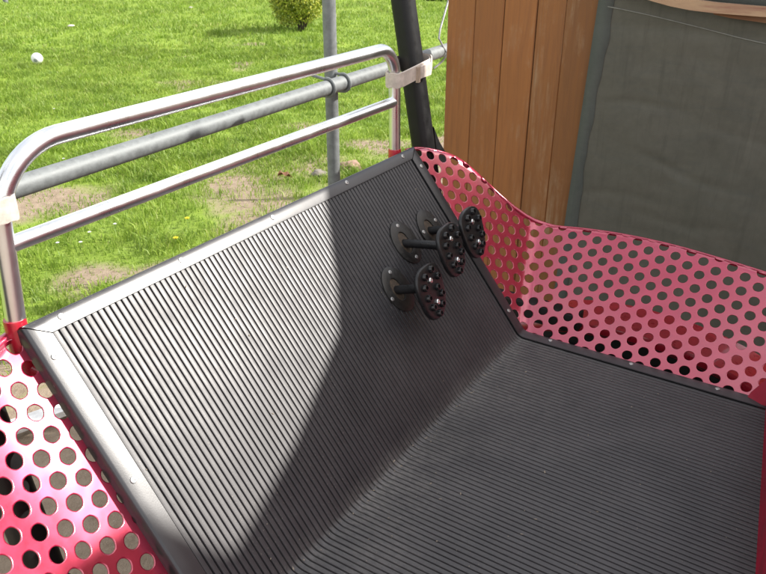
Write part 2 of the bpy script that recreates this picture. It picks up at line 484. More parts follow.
def cut(bm, co, no):
    """keep the side no points to"""
    g = bm.verts[:] + bm.edges[:] + bm.faces[:]
    bmesh.ops.bisect_plane(bm, geom=g, plane_co=(co.x, co.y, 0), plane_no=(no.x, no.y, 0), clear_inner=True, clear_outer=False, dist=1e-6)
def panel_mesh(mirror):
    merged = bmesh.new(); me = bpy.data.meshes.new('tmp')
    for side, hp in ((1, HF), (-1, HT)):
        bm = sheet_bm(); Z0 = Vector((0, 0))
        cut(bm, Z0, cp * side)
        if side > 0: cut(bm, Vector((0, .0)), Vector((0, 1))); cut(bm, Vector((.86, 0)), Vector((-1, 0)))
        else: cut(bm, Z0, tw)
        for a, n_ in hp: cut(bm, a, n_)
        for dd in (.012, .024, .036):                                # extra loops across the bend
            bmesh.ops.bisect_plane(bm, geom=bm.verts[:] + bm.edges[:] + bm.faces[:], plane_co=(cp.x * dd * side, cp.y * dd * side, 0), plane_no=(cp.x, cp.y, 0), dist=1e-6)
        for dd in (.006, .013, .020, .028):                          # and along the rolled edge
            for a, n_ in hp:
                pass
        for v_ in bm.verts:
            q = curl(Vector((v_.co.x, v_.co.y)), hp)
            if mirror and side < 0:
                w_ = v_.co.x * tw.x + v_.co.y * tw.y; k_ = min(1, max(0, -(v_.co.x * cp.x + v_.co.y * cp.y) / .22)); k_ = k_ * k_ * (3 - 2 * k_)
                q = q + inT * ((-.10 * w_ + .62 * max(0, w_ - .09) ** 2) * k_ * max(0, min(1, (.76 - (v_.co.x * te.x + v_.co.y * te.y)) / .16)))
            if mirror: q = Vector((q.x - .013, 2 * U0 - q.y, q.z - .012))
            v_.co = L(*q)
        bm.to_mesh(me); bm.free(); merged.from_mesh(me)
    bpy.data.meshes.remove(me)
    bmesh.ops.remove_doubles(merged, verts=merged.verts, dist=.0008)
    bmesh.ops.recalc_face_normals(merged, faces=merged.faces)
    return merged
for mir in (False, True):
    bm = panel_mesh(mir)
    o = bm_obj('side_panel', bm, M['paint'], car, True, 50)
    sd = o.modifiers.new('thickness', 'SOLIDIFY'); sd.thickness = .0024; sd.offset = 0
    rp = []
    for hp, ch in ((HT, top_t[::-1]), (HF, top_f)):
        ch = [c_ for c_ in ch if c_.length > .1] if hp is HF else ch[1:]
        ch = [a_.lerp(b_, k / 3) for a_, b_ in zip(ch[:-1], ch[1:]) for k in range(3)] + [ch[-1]]
        for c_ in ch:
            if c_.x > .85: continue
            t_, g_ = min(((n_.dot(c_ - a_), n_) for a_, n_ in hp), key=lambda q: q[0])
            q = curl(c_ - g_ * (OFF - .007), hp)
            if mir: q = Vector((q.x - .013, 2 * U0 - q.y, q.z - .012))
            rp.append(L(*q))
    for _ in range(3): rp = [rp[0]] + [(rp[k - 1] + rp[k] * 2 + rp[k + 1]) / 4 for k in range(1, len(rp) - 1)] + [rp[-1]]
    b = MB(); b.tube(rp, .0115 if mir else .0070, 16); b.build('rim_tube', M['paint'], o)

# --- chrome front rail, its two sockets and the grab-post pair
VR = -1.26
b = MB()
b.tube(dense(fillet([L(VR, .684, .53), L(VR, .713, .875), L(VR, 2.022, .876), L(VR, 2.027, .54)], [.145, .085], 12), .1), .0182, 24)
rail = b.build('front_rail', M['steel'], car)
b = MB(); b.tube([L(VR, .708, .703), L(VR, 1.35, .708), L(VR, 2.024, .712)], .0158, 24)
b.build('cross_bar', M['steel'], rail)
for u_, un in ((.684, .690), (2.027, 2.026)):
    b = MB(); b.lathe(L(VR, u_, .44), (0, 0, 1), [(.0205, 0), (.0205, .118), (.0195, .122), (.0183, .122)], 24); b.build('rail_socket', M['redsock'], car)
    b = MB()
    sg = 1 if u_ < 1 else -1
    b.tube([L(VR, u_, .46), L(VR + .03, u_ + sg * .02, .44), L(-1.12, u_ + sg * .06, .36)], .016, 12); b.build('socket_bracket', M['redsock'], car)
def rsq(w, r, n=5):
    out = []
    for cx, cy, a0 in ((w - r, w - r, 0), (-(w - r), w - r, 90), (-(w - r), -(w - r), 180), (w - r, -(w - r), 270)):
        for k in range(n + 1):
            a = R(a0 + 90 * k / n); out.append((cx + r * math.cos(a), cy + r * math.sin(a)))
    return out
def post(u_, du):
    pr = rsq(.036, .026); vs = []; fs = []; n = len(pr)
    stations = [(-1.155, u_, .02, 1.0), (-1.245, u_, .47, 1.0), (-1.27, u_, .60, 1.0), (-1.351, u_ + du, .99, 1.0), (-1.354, u_ + du, 1.003, 1.0)]
    for (a, q, z, k) in stations:
        for x, y in pr: vs.append(L(a + x * k, q + y * k, z))
    for k in range(len(stations) - 1):
        for i in range(n): j = (i + 1) % n; fs.append((k * n + i, k * n + j, k * n + n + j, k * n + n + i))
    fs.append(tuple(range((len(stations) - 1) * n, len(stations) * n)))
    o = mesh_obj('grab_post', vs, fs, M['black'], car, True, 40)
    g = MB()                                                        # flared foot
    sg_ = 1 if du > 0 else -1
    g.add([L(-1.235, u_ + sg_ * .03, .59), L(-1.215, u_ + sg_ * .030, .47), L(-1.20, u_ + sg_ * .115, .44), L(-1.225, u_ + sg_ * .055, .535),
           L(-1.265, u_ + sg_ * .03, .59), L(-1.265, u_ + sg_ * .030, .47), L(-1.26, u_ + sg_ * .115, .44), L(-1.26, u_ + sg_ * .055, .535)],
          [(0, 1, 2, 3), (7, 6, 5, 4), (0, 3, 7, 4), (3, 2, 6, 7), (2, 1, 5, 6)])
    g.build('gusset', M['black'], o, False)
    h = MB(); h.box(L(-.92, u_, .03), .27, .03, .03); h.build('outrigger', M['blackdull'], o, False)
post(2.205, .012); post(2 * U0 - 2.205, -.012)

# --- pedals
def pedal(u_, s_, d, lean, scr):
    p = bpy.data.objects.new('pedal', None); p.empty_display_size = .05; base = toe(s_, u_, .001); p.location = L(*base); link(p, car)
    o = L(*base)
    def rel(vs): return [v_ - o for v_ in vs]
    e3 = Vector((ev, 0, ez)); u3 = Vector((0, 1, 0)); n3 = Vector((nv, 0, nz))
    # oval plate with a slot
    n = 40; pts = []; rings = []
    def oval(a, bb, off, h, c=0): return [e3 * (math.cos(2 * math.pi * k / n) * a + c) + u3 * (math.sin(2 * math.pi * k / n) * bb + off) + n3 * h for k in range(n)]
    rings = [oval(.070, .054, .005, -.004), oval(.070, .054, .005, .0035), oval(.067, .051, .005, .005), oval(.036, .0235, 0, .005), oval(.035, .0225, 0, .004), oval(.035, .0225, 0, -.004)]
    vs = [q for r in rings for q in r]; fs = []
    for i in range(len(rings) - 1):
        for k in range(n): j = (k + 1) % n; fs.append((i * n + k, i * n + j, i * n + n + j, i * n + n + k)[::-1])
    mesh_obj('flange', vs, fs, M['flange'], p)
    hb = MB(); hb.add(oval(.0345, .022, 0, .0015), [tuple(range(n))[::-1]]); hb.build('slot', M['slot'], p, False)
    for q, qu in scr:
        b = MB(); b.lathe(e3 * q + u3 * qu + n3 * .005, n3, [(.0062, -.001), (.0062, .001), (.005, .0024), (.0022, .0026), (.0018, .0008), (.0001, .0006)], 16); b.build('screw', M['screw'], p)
    d3 = Vector((d[0], d[1], d[2])); arm_end = d3
    b = MB(); b.tube([-d3 * .25 - n3 * .01, d3 * .2, d3 * .96], .0130, 22); b.build('arm', M['padrub'], p)
    # rubber pad
    pn = (Vector((.94, 0, .34)) + u3 * lean).normalized(); pl = (Vector((.34, 0, -.94)) - pn * Vector((.34, 0, -.94)).dot(pn)).normalized(); pw = pl.cross(pn).normalized()
    c = arm_end + pl * .012
    def po(x, k=0):
        out = []
        for i in range(44):
            a = 2 * math.pi * i / 44; ca, sa = math.cos(a), math.sin(a)
            y = math.copysign(abs(ca) ** .72, ca) * (.077 - k); w = math.copysign(abs(sa) ** .78, sa) * (.067 - k) * (1 - .16 * (y / .077))
            out.append(c + pl * y + pw * w + pn * x)
        return out
    rings = [po(-.007, .006), po(-.0055, .001), po(-.003, 0), po(.003, 0), po(.0055, .0012), po(.007, .004), po(.0072, .012)]
    vs = [q for r in rings for q in r]; fs = []; n = 44
    for i in range(len(rings) - 1):
        for k in range(n): j = (k + 1) % n; fs.append((i * n + k, i * n + j, i * n + n + j, i * n + n + k))
    fs.append(tuple((len(rings) - 1) * n + k for k in range(n))); fs.append(tuple(range(n))[::-1])
    mesh_obj('pad', vs, fs, M['padrub'], p)
    for y, w in ((-.060, -.016), (-.052, .026), (-.032, -.040), (-.026, .040), (-.006, -.022), (.006, .036), (.018, -.036), (.036, .026), (.044, -.022), (.062, .003)):
        b = MB(); b.lathe(c + pl * y + pw * w + pn * .0065, pn, [(.0108, -.001), (.0100, .0085), (.0088, .0105), (.0056, .0108), (.0048, .0040), (.0001, .0036)], 18); b.build('stud', M['stud'], p)
    for y, w in ((-.034, .002), (.032, -.004)):
        b = MB(); b.lathe(c + pl * y + pw * w + pn * .0068, pn, [(.0085, -.001), (.0085, .004), (.0064, .0064), (.0026, .0068), (.002, .0045), (.0001, .0045)], 18); b.build('screw', M['bright'], p)
    return p
def dvec(a, b_, du=0): return (nv * a + b_, du, nz * a)
pedal(1.652, .358, dvec(.056, .064), .06, ((.052, .010), (-.014, -.042)))
pedal(1.795, .458, dvec(.040, .122), .06, ((.054, .008), (-.054, .008)))
pedal(1.938, .449, dvec(.058, .098), .06, ((.018, .046), (.006, -.040)))

# --- seat front, seat shell, chassis, wheels and mudguards (mostly seen through the punched holes)
b = MB()
def riser(u_): return -.074 + (2.094 - u_) * .122
vs = []; fs = []; NQ = 30
for k in range(NQ + 1):
    u_ = .66 + (2.094 - .66) * k / NQ
    v_ = riser(u_)
    for (dv, z) in ((.0, .0), (.006, .03), (.0, .30), (.02, .36), (.07, .385), (.40, .34), (.50, .40), (.60, .98), (.63, 1.0), (.66, .98), (.56, .36), (.40, .30), (.05, .30), (.02, .0)):
        vs.append(L(v_ + dv + .012, u_, z))
m_ = 14
for k in range(NQ):
    for i in range(m_ - 1): a = k * m_ + i; fs.append((a, a + 1, a + m_ + 1, a + m_))
fs.append(tuple(range(m_))[::-1]); fs.append(tuple(NQ * m_ + i for i in range(m_)))
mesh_obj('seat', vs, fs, M['seat'], car, True, 40)
# corner gusset where the seat meets the side panel
for mir in (False, True):
    g = [(-.112, 2.080, .000), (-.075, 2.060, -.004), (.02, 2.06, .0), (.03, 2.15, .19), (-.055, 2.122, .095), (-.105, 2.093, .018)]
    vs = []; fs = []
    for h in (0, .02):
        for (a, q, z) in g:
            q2 = q if not mir else 2 * U0 - q
            vs.append(L(a + h * .9, q2, z + h * .4))
    n = 6
    fs = [tuple(range(n)), tuple(range(n, 2 * n))[::-1]] + [(k, k + n, (k + 1) % n + n, (k + 1) % n) for k in range(n)]
    gs = mesh_obj('corner_gusset', vs, fs, M['seat'], car, False)
b = MB(); b.box(L(.0, 1.388, -.17), .76, .84, .10); b.build('chassis', M['blackdull'], car, False)
for mir in (False, True):
    X = (lambda q: q) if not mir else (lambda q: 2 * U0 - q)
    vs = []; fs = []; NG = 28
    for k in range(NG + 1):
        a = math.pi * (.03 + .94 * k / NG)
        for q, off in ((2.235, -.03), (2.25, 0), (2.34, .012), (2.43, .008), (2.45, -.02)):
            vs.append(L(-.48 + (.60 + off) * math.cos(a), X(q), -.30 + (.315 + off) * math.sin(a)))
    for k in range(NG):
        for i in range(4): a = k * 5 + i; fs.append((a, a + 1, a + 6, a + 5))
    o = mesh_obj('mudguard', vs, fs, M['redsock'], car); sd = o.modifiers.new('t', 'SOLIDIFY'); sd.thickness = .004
    vs = []; fs = []
    for k in range(NG + 1):
        a = math.pi * (.03 + .94 * k / NG)
        z_ = -.30 + .29 * math.sin(a); v_ = -.48 + .575 * math.cos(a)
        for q in (2.236, 2.244): vs += [L(v_, X(q), z_), L(v_, X(q), -.36)]
    for k in range(NG):
        a = k * 4; fs += [(a, a + 1, a + 5, a + 4), (a + 2, a + 6, a + 7, a + 3), (a, a + 4, a + 6, a + 2), (a + 1, a + 3, a + 7, a + 5)]
    mesh_obj('wheel_well', vs, fs, M['blackdull'], car, False)
    wv = bpy.data.objects.new('wheel', None); wv.location = L(-.56, X(2.345), -.27); link(wv, car)
    b = MB()
    b.lathe((0, -.055, 0), (0, 1, 0), [(.15, .0), (.20, .004), (.222, .02), (.23, .055), (.222, .09), (.20, .106), (.15, .11)], 36); b.build('tyre', M['tyre'], wv)
    b = MB(); b.lathe((0, -.045, 0), (0, 1, 0), [(.03, -.02), (.03, .0), (.14, .01), (.152, .03), (.152, .07), (.14, .085), (.03, .09), (.03, .11)], 30); b.build('rim', M['galv'], wv)
b = MB(); b.tube([L(-.56, 2 * U0 - 2.34, -.27), L(-.56, 2.34, -.27)], .022, 12); b.build('axle', M['blackdull'], car)
b = MB(); b.tube([L(.45, 2 * U0 - 2.3, -.27), L(.45, 2.3, -.27)], .022, 12)
for q in (2.3, 2 * U0 - 2.3): b.lathe(L(.45, q - .05, -.27), (0, 1, 0), [(.03, 0), (.2, .004), (.23, .05), (.2, .1), (.03, .104)], 30)
b.build('rear_axle', M['tyre'], car)

# --- straps holding the rail to the posts: things of their own
def strap(ul, up, z, tail, label):
    root = empty('leather_strap', W(VR, ul, z), -AZ, label, 'strap', 'straps tying the rail to the posts')
    o = Vector((VR, ul, z)); c1 = Vector((VR, ul, z)) - o; vp = -1.30 - (z - .76) * .2
    c2 = Vector((vp, up, z + .012)) - o
    ax = (c2 - c1); ax.z = 0; ln = ax.length; ax.normalize(); pr = Vector((-ax.y, ax.x, 0)); r1, r2 = .024, .054
    loop = []
    for k in range(13): a = R(90 + 180 * k / 12); loop.append((c1 + ax * (math.cos(a) * r1) + pr * (math.sin(a) * r1)))
    for k in range(13): a = R(-90 + 180 * k / 12); loop.append((c2 + ax * (math.cos(a) * r2) + pr * (math.sin(a) * r2)))
    def band(loop, w, th, closed=True, lift=0):
        vs = []; fs = []; n = len(loop); cen = sum(loop, Vector()) / n
        for i, p in enumerate(loop):
            a = loop[(i - 1) % n]; q = loop[(i + 1) % n]; t = (q - a); t.z = 0; t.normalize(); nr = Vector((t.y, -t.x, 0))
            if nr.dot(p - cen) < 0: nr = -nr
            wob = .002 * math.sin(i * 1.3)
            zl = .012 * (i / n) if not closed else 0
            for x, zz in ((lift, -w), (lift + th, -w * .93), (lift + th * 1.15, 0), (lift + th, w * .93), (lift, w)): vs.append(p + nr * x + Vector((0, 0, zz + wob + zl)))
        m = 5; N = n if closed else n - 1
        for i in range(N):
            j = (i + 1) % n
            for k in range(m):
                l = (k + 1) % m; fs.append((i * m + k, j * m + k, j * m + l, i * m + l))
        return vs, fs
    vs, fs = band(loop, .023, .0045); mesh_obj('band', vs, fs, M['strap'], root)
    # overlapping end and buckle loop on the camera side
    side = [p for p in loop if (p - (c1 + c2) / 2).dot(Vector((.8, -.6, 0))) > -.02]
    s0 = pr if pr.dot(Vector((.84, 0, 0)) + Vector((0, -.3, 0))) > 0 else -pr
    lap = [c1 + ax * (ln * f) + s0 * (r1 + (r2 - r1) * f) for f in (.45, .6, .75, .9, 1.0)] + [c2 + ax * (math.sin(R(a)) * r2) + s0 * (math.cos(R(a)) * r2) for a in (15, 35, 55, 75, 95)]
    vs, fs = band(lap, .020, .004, False, .006); mesh_obj('overlap', vs, fs, M['strap'], root)
    kp = MB(); p = c1 + ax * (ln * .5) + s0 * ((r1 + r2) / 2 + .008)
    kp.box(p, .009, .005, .024, ax, s0, (0, 0, 1)); kp.build('keeper_loop', M['strapdirt'], root)
    tl = MB(); p = c2 + ax * (r2 + .006)
    tl.box(p + Vector((0, 0, -.018)) + s0 * .01, .004, .013, .034, ax, s0, (0, 0, 1)); tl.build('tail', M['strap'], root)
    return root
strap(2.025, 2.205, .780, 1, 'off-white leather strap tying right end of chrome rail to black post')
strap(.706, 2 * U0 - 2.205, .775, 1, 'off-white leather strap on left leg of chrome rail, cut by picture edge')

# ================================================================ FENCE
fence = empty('pipe_fence', W(-1.806, 2.459, -FLOOR), -AZ, 'low grey galvanised pipe fence behind the chrome rail, bolted to an upright post', 'fence')
def Lf(v, u, z): return Vector((v + 1.806, u - 2.459, z + FLOOR))
b = MB(); b.tube([Lf(-1.806, q, .607 + (q - 1.0) * .0135) for q in (-1.2, .4, 1.6, 2.4, 3.3, 5.2)], .0285, 28); b.build('pipe_rail', M['galv'], fence)
def fpost(px_v, px_u, top):
    b = MB(); b.tube([Lf(px_v, px_u, -.55), Lf(px_v, px_u, .3), Lf(px_v, px_u, top)], .0265, 24); return b.build('post', M['galv'], fence)
fpost(-1.866, 2.515, 1.75); fpost(-1.866, 4.9, 1.1)
for dq in (-.045, .045):
    uu_ = 2.462 + dq; zc = .607 + (uu_ - 1.0) * .0135; r_ = .034
    pts = [Lf(-1.90, uu_, zc + .005 + r_)] + [Lf(-1.806 + r_ * math.sin(a), uu_ + dq * .15, zc + r_ * math.cos(a)) for a in [R(-25 + 205 * k / 12) for k in range(13)]] + [Lf(-1.87, uu_, zc - r_ - .002), Lf(-1.90, uu_, zc - r_ * .6)]
    b = MB(); b.tube([pts[0] + Vector((-.01, 0, .035))] + pts, .0062, 10); b.build('u_bolt', M['galv'], fence)
wire_pts = [W(-1.80, 3.395, 1.02), W(-1.805, 3.42, .96), W(-1.80, 3.405, .90), W(-1.82, 3.40, .86), W(-1.81, 3.31, .74), W(-1.805, 3.29, .70), W(-1.79, 3.305, .665), W(-1.765, 3.31, .63), W(-1.785, 3.29, .595), W(-1.80, 3.24, .57)]
o0 = wire_pts[0].copy()
b = MB(); b.tube(dense([p - o0 for p in wire_pts], .02), .0045, 8); w_ = b.build('wire_tie', M['wire'], None); w_.location = o0
tag(w_, 'bent grey wire twisted round the fence pipe beside the wooden planks', 'wire')

# ================================================================ PLANK WALL, TARPAULIN, ADDED SHADE BOARD
OW = Vector((.29, 3.63, 0))                       # left end of the wall on the ground
def wall_empty(name, off, label, cat): return empty(name, OW + vW * off, -AZ, label, cat)
pw = wall_empty('plank_screen', 0, 'brown varnished screen of upright wooden planks behind the car', 'wooden screen')
b = MB(); x = 0
for k, wd in enumerate((.138, .138, .149, .126, .137, .030, .120)):
    y = (.0, .001, -.001, .0015, 0, -.006, .012)[k]
    for pc in ((x + .0011, x + wd - .0011),):
        # each board with softened edges
        x0, x1 = pc; e = .003
        prof2 = [(x0, .022), (x0, e), (x0 + e, 0), (x1 - e, 0), (x1, e), (x1, .022)]
        vs = []
        for z in (.02, .6, 1.2, 1.56):
            for (a, d) in prof2: vs.append((a + .0008 * math.sin(z * 3 + k), d + y + .002 * math.sin(k * 2.1 + z * 2), z))
        fs = []
        for i in range(3):
            for j in range(5): q = i * 6 + j; fs.append((q, q + 1, q + 7, q + 6))
        fs.append((18, 19, 20, 21, 22, 23)); b.add(vs, fs)
    x += wd
b.build('planks', M['planks'], pw, True, 30)
b = MB(); b.box((.42, .045, .35), .41, .02, .04); b.box((.42, .045, 1.30), .41, .02, .04); b.box((.42, .029, .8), .405, .003, .75); b.build('battens', M['boards'], pw, False)
# tarpaulin: a hanging sheet with hem and seam
tp = wall_empty('tarpaulin_screen', .70, 'dark grey-green tarpaulin hung as a screen right of the wooden planks', 'tarpaulin')
def tw_y(x, z):
    p = Vector((x * 1.6, z * 1.1, 3.3))
    y = .018 * noise.fractal(p, .9, 2.1, 4)
    y += .005 * noise.fractal(Vector((x * 2.2 + z * 1.5, z * 6, 7.7)), .8, 2, 4)
    for (x0_, z0_, sl_, a_) in ((.2, 1.02, .10, .010), (.45, .80, -.22, .009), (.15, .62, .14, .010), (.7, .95, -.35, .008), (.5, .58, .05, .007)):
        y += .6 * a_ * math.exp(-((z - z0_ - sl_ * (x - x0_) - .02 * math.sin(9 * x)) / .016) ** 2) * math.exp(-((x - x0_) / .22) ** 2)
    y += .004 * math.exp(-((z - 1.34 + .02 * x) / .02) ** 2)
    return -.020 + y * min(1, .25 + x * 3) * .8 - .03 * max(0, x)
NX, NZ = 110, 110; X1 = .94; vs = []; fs = []
def tx(i, z): return -.045 + .036 * (z - .45) / .95 + (X1 + .05) * i / NX
for j in range(NZ + 1):
    z = .03 + 1.52 * j / NZ
    for i in range(NX + 1): x = tx(i, z); vs.append((x, tw_y(x + .05, z), z))
for j in range(NZ):
    for i in range(NX): a = j * (NX + 1) + i; fs.append((a, a + 1, a + NX + 2, a + NX + 1))
sh = mesh_obj('sheet', vs, fs, M['canvas'], tp, True, 180); sd = sh.modifiers.new('t', 'SOLIDIFY'); sd.thickness = .002; sd.offset = 1
def strip(name, pts_fn, n, mat, lift):
    vs = []; fs = []
    for k in range(n + 1):
        a, c = pts_fn(k / n)
        for (x, z) in (a, ((a[0] + c[0]) / 2, (a[1] + c[1]) / 2), c): vs.append((x, tw_y(x + .05, z) - lift, z))
    for k in range(n):
        for i in (0, 1): q = k * 3 + i; fs.append((q, q + 1, q + 4, q + 3))
    o = mesh_obj(name, vs, fs, mat, tp, True, 180); s_ = o.modifiers.new('t', 'SOLIDIFY'); s_.thickness = .0016; s_.offset = 0
    return o
strip('hem', lambda t: ((tx(0, .03 + 1.515 * t) - .002, .03 + 1.515 * t), (tx(0, .03 + 1.515 * t) + .056 + .006 * math.sin(9 * t) + .010 * noise.noise(Vector((t * 14, 0, 2))), .03 + 1.515 * t)), 90, M['hem'], .0035)
def seam(t):
    x = .03 + .87 * t; z = 1.405 - .165 * x * (1 - .25 * x) + .006 * math.sin(7 * x)
    return (x, z - .0035), (x, z)
strip('seam', seam, 70, M['thread'], .004)
def tophem(t):
    x = .03 + .88 * t; z = 1.54
    return (x, 1.452 - .10 * x + .01 * math.sin(5 * x)), (x, z)
strip('hem', tophem, 60, M['hem'], .0025)
b = MB()
b.box((.93, .06, .76), .04, .03, .74); b.box((.45, .06, 1.50), .44, .02, .03); b.box((-.02, .06, .75), .03, .02, .72); b.build('frame', M['boards'], tp, False)
# warped lath nailed across the top of the sheet, a darker lath under it
def lath(name, line, hgt, th, y0, mat, label):
    r = wall_empty(name, .70, label, 'wooden lath'); vs = []; fs = []
    for (x, z, h) in line:
        for dz, dy in ((0, 0), (h, 0), (h, th), (0, th)): vs.append((x, y0 - dy, z + dz))
    for k in range(len(line) - 1):
        for i in range(4): j = (i + 1) % 4; fs.append((k * 4 + i, k * 4 + j, k * 4 + 4 + j, k * 4 + 4 + i))
    fs += [(3, 2, 1, 0), tuple(len(vs) - 4 + i for i in range(4))]
    o = mesh_obj('board', vs, fs, mat, r, True, 30); return r
lath('weathered_lath', [(.06, 1.482, .046), (.14, 1.455, .046), (.22, 1.436, .044), (.29, 1.422, .041), (.36, 1.413, .038), (.45, 1.408, .036), (.60, 1.406, .034), (.80, 1.408, .034), (.92, 1.410, .034)], 0, .022, -.078, M['lath'],
     'pale weathered lath with reddish grain lying across top of the tarpaulin')
lath('brown_lath', [(.44, 1.402, .022), (.50, 1.393, .024), (.62, 1.384, .026), (.92, 1.366, .030)], 0, .02, -.060, M['brownlath'],
     'short dark brown lath tucked beneath the pale weathered lath')

# added unseen board further right, its top edge shaped to shade the car
bo = wall_empty('shade_board', 1.72, 'added unseen brown board right of the tarpaulin, stepped top cut to shade the car', 'shade board')
pro = [(.025, 0), (.025, 2.92), (.5, 2.90), (.94, 2.885), (1.12, 2.905), (1.56, 3.135), (1.90, 3.355), (1.975, 3.41), (2.00, 3.47), (2.01, 3.58), (2.015, 3.71), (2.16, 3.86), (2.6, 4.2), (3.3, 4.6), (3.3, 0)]
vs = [(x, y, z) for y in (0, .05) for (x, z) in pro]; n = len(pro)
fs = [tuple(range(n)), tuple(range(n, 2 * n))[::-1]] + [(k, k + n, (k + 1) % n + n, (k + 1) % n) for k in range(n)]
mesh_obj('boards', vs, fs, M['boards'], bo, False)

# ================================================================ GROUND
SPOTS = [(-1.05, 5.15, .75, .55), (-.80, 5.75, .75, .42), (-.45, 6.75, .55, .35), (-2.35, 4.75, .75, .42), (-1.40, 3.72, .55, .16), (-.1, 6.2, .35, .3), (-2.9, 4.2, .5, .3), (-2.1, 6.6, .4, .18)]
def vnoise(x, y, f, seed):
    r = np.random.default_rng(seed).random((64, 64)); xf = (x * f) % 64; yf = (y * f) % 64
    i = np.floor(xf).astype(int); j = np.floor(yf).astype(int); a = xf - i; b = yf - j
    a = a * a * (3 - 2 * a); b = b * b * (3 - 2 * b); i2 = (i + 1) % 64; j2 = (j + 1) % 64; i %= 64; j %= 64
    return (r[i, j] * (1 - a) + r[i2, j] * a) * (1 - b) + (r[i, j2] * (1 - a) + r[i2, j2] * a) * b
def dirt(x, y):
    n = .5 * vnoise(x, y, 1.3, 1) + .3 * vnoise(x, y, 3.7, 2) + .2 * vnoise(x, y, 9, 3)
    d = np.zeros_like(x)
    for (cx, cy, rx, ry) in SPOTS:
        q = ((x - cx) / rx) ** 2 + ((y - cy) / ry) ** 2
        d = np.maximum(d, np.exp(-q * .8))
    d = d * .68 + (n - .5) * 1.25
    vv = x * vW.x + y * vW.y                                         # trodden strip along the fence, under the car
    d = np.maximum(d, 1 / (1 + np.exp(-(vv + 3.02 + (n - .5) * 1.3) * 7)))
    big = .6 * vnoise(x, y, .45, 5) + .4 * vnoise(x, y, 2.3, 6)
    d = np.maximum(d, np.clip((big - .74) * 5, 0, .62) * (y < 12))
    return np.clip(d, 0, 1)
def axis(lo, mid0, mid1, hi, step):
    a = list(np.arange(mid0, mid1 + 1e-6, step)); g = step
    l = [mid0]; r = [a[-1]]
    while l[-1] > lo: g *= 1.35; l.append(l[-1] - g)
    g = step
    while r[-1] < hi: g *= 1.35; r.append(r[-1] + g)
    return np.array(l[:0:-1] + a + r[1:])
gx = axis(-260, -9, 4, 260, .09); gy = axis(-260, .5, 14, 260, .09)
XX, YY = np.meshgrid(gx, gy); ZZ = (vnoise(XX, YY, 1.1, 8) - .5) * .05 + (vnoise(XX, YY, 5, 9) - .5) * .02
far = np.clip((np.hypot(XX, YY - 6) - 20) / 20, 0, 1); ZZ *= (1 - far)
nx, ny = len(gx), len(gy)
me = bpy.data.meshes.new('ground')
co = np.stack([XX.ravel(), YY.ravel(), ZZ.ravel()], 1)
idx = (np.arange(ny - 1)[:, None] * nx + np.arange(nx - 1)[None]).ravel()
quads = np.stack([idx, idx + 1, idx + nx + 1, idx + nx], 1)
me.vertices.add(len(co)); me.vertices.foreach_set('co', co.ravel())
me.loops.add(quads.size); me.loops.foreach_set('vertex_index', quads.ravel().astype(np.int32))
me.polygons.add(len(quads)); me.polygons.foreach_set('loop_start', (np.arange(len(quads)) * 4).astype(np.int32)); me.polygons.foreach_set('loop_total', np.full(len(quads), 4, np.int32))
me.update(); at = me.attributes.new('dirt', 'FLOAT', 'POINT'); at.data.foreach_set('value', dirt(XX.ravel(), YY.ravel()).astype(np.float32))
tag(finish('ground', me, M['ground'], None, True, 180), kind='structure')
def gz(x, y): 
    x = np.atleast_1d(np.float64(x)); y = np.atleast_1d(np.float64(y)); return ((vnoise(x, y, 1.1, 8) - .5) * .05 + (vnoise(x, y, 5, 9) - .5) * .02)
# pale path far behind
b = MB(); pp = [(.55, 17.2), (3, 16.2), (9, 15.2), (9, 18), (3, 19), (-.2, 19.6)]
b.add([(x, y, .045) for x, y in pp], [tuple(range(len(pp)))]); tag(b.build('path', M['path'], None, False), kind='structure')

# grass blades: one mesh
def blades(n, y0, y1, seed, len0, wid0):
    r = np.random.default_rng(seed)
    y = y0 + (y1 - y0) * r.random(n) ** 1.0
    xl = -.53 * (y + 1.0) - .9; xr = np.minimum(.18 * y + 1.0, 4.2)
    x = xl + (xr - xl) * r.random(n)
    d = dirt(x, y); cl = .6 * vnoise(x, y, 4, 21) + .4 * vnoise(x, y, 11, 22)
    keep = (r.random(n) > (d - .25) * 1.35) & (r.random(n) < .35 + cl * 1.1)
    x, y, d, cl = x[keep], y[keep], d[keep], cl[keep]; n = len(x)
    z = gz(x, y)
    dist = np.hypot(x, y)
    ln = len0 * (.40 + 1.5 * cl ** 2) * (.6 + .8 * r.random(n)) * (1 - .5 * np.clip(d, 0, 1)); wd = wid0 * (.7 + .6 * r.random(n))
    a = r.random(n) * 2 * np.pi; bx, by = np.cos(a), np.sin(a); lean = .25 + .9 * r.random(n); a2 = r.random(n) * 2 * np.pi
    lx, ly = np.cos(a2) * lean, np.sin(a2) * lean
    P = np.zeros((n, 5, 3))
    def put(i, side, h, f):
        P[:, i, 0] = x + bx * wd * side + lx * ln * f; P[:, i, 1] = y + by * wd * side + ly * ln * f; P[:, i, 2] = z - .004 + ln * h
    put(0, -.5, 0, 0); put(1, .5, 0, 0); put(2, .42, .55, .22); put(3, -.42, .55, .22); put(4, 0, .85, .75)
    return P
parts = [blades(80000, 2.7, 6.0, 31, .070, .0052), blades(185000, 5.2, 11, 32, .060, .0070), blades(130000, 10, 24, 33, .070, .013)]
P = np.concatenate(parts); n = len(P)
me = bpy.data.meshes.new('grass')
me.vertices.add(n * 5); me.vertices.foreach_set('co', P.ravel())
base = (np.arange(n) * 5)[:, None]
lv = np.concatenate([base + np.array([[0, 1, 2, 3]]), base + np.array([[3, 2, 4]])], 1).ravel().astype(np.int32)
me.loops.add(n * 7); me.loops.foreach_set('vertex_index', lv)
ls = np.stack([np.arange(n) * 7, np.arange(n) * 7 + 4], 1).ravel().astype(np.int32); lt = np.tile(np.array([4, 3], np.int32), n)
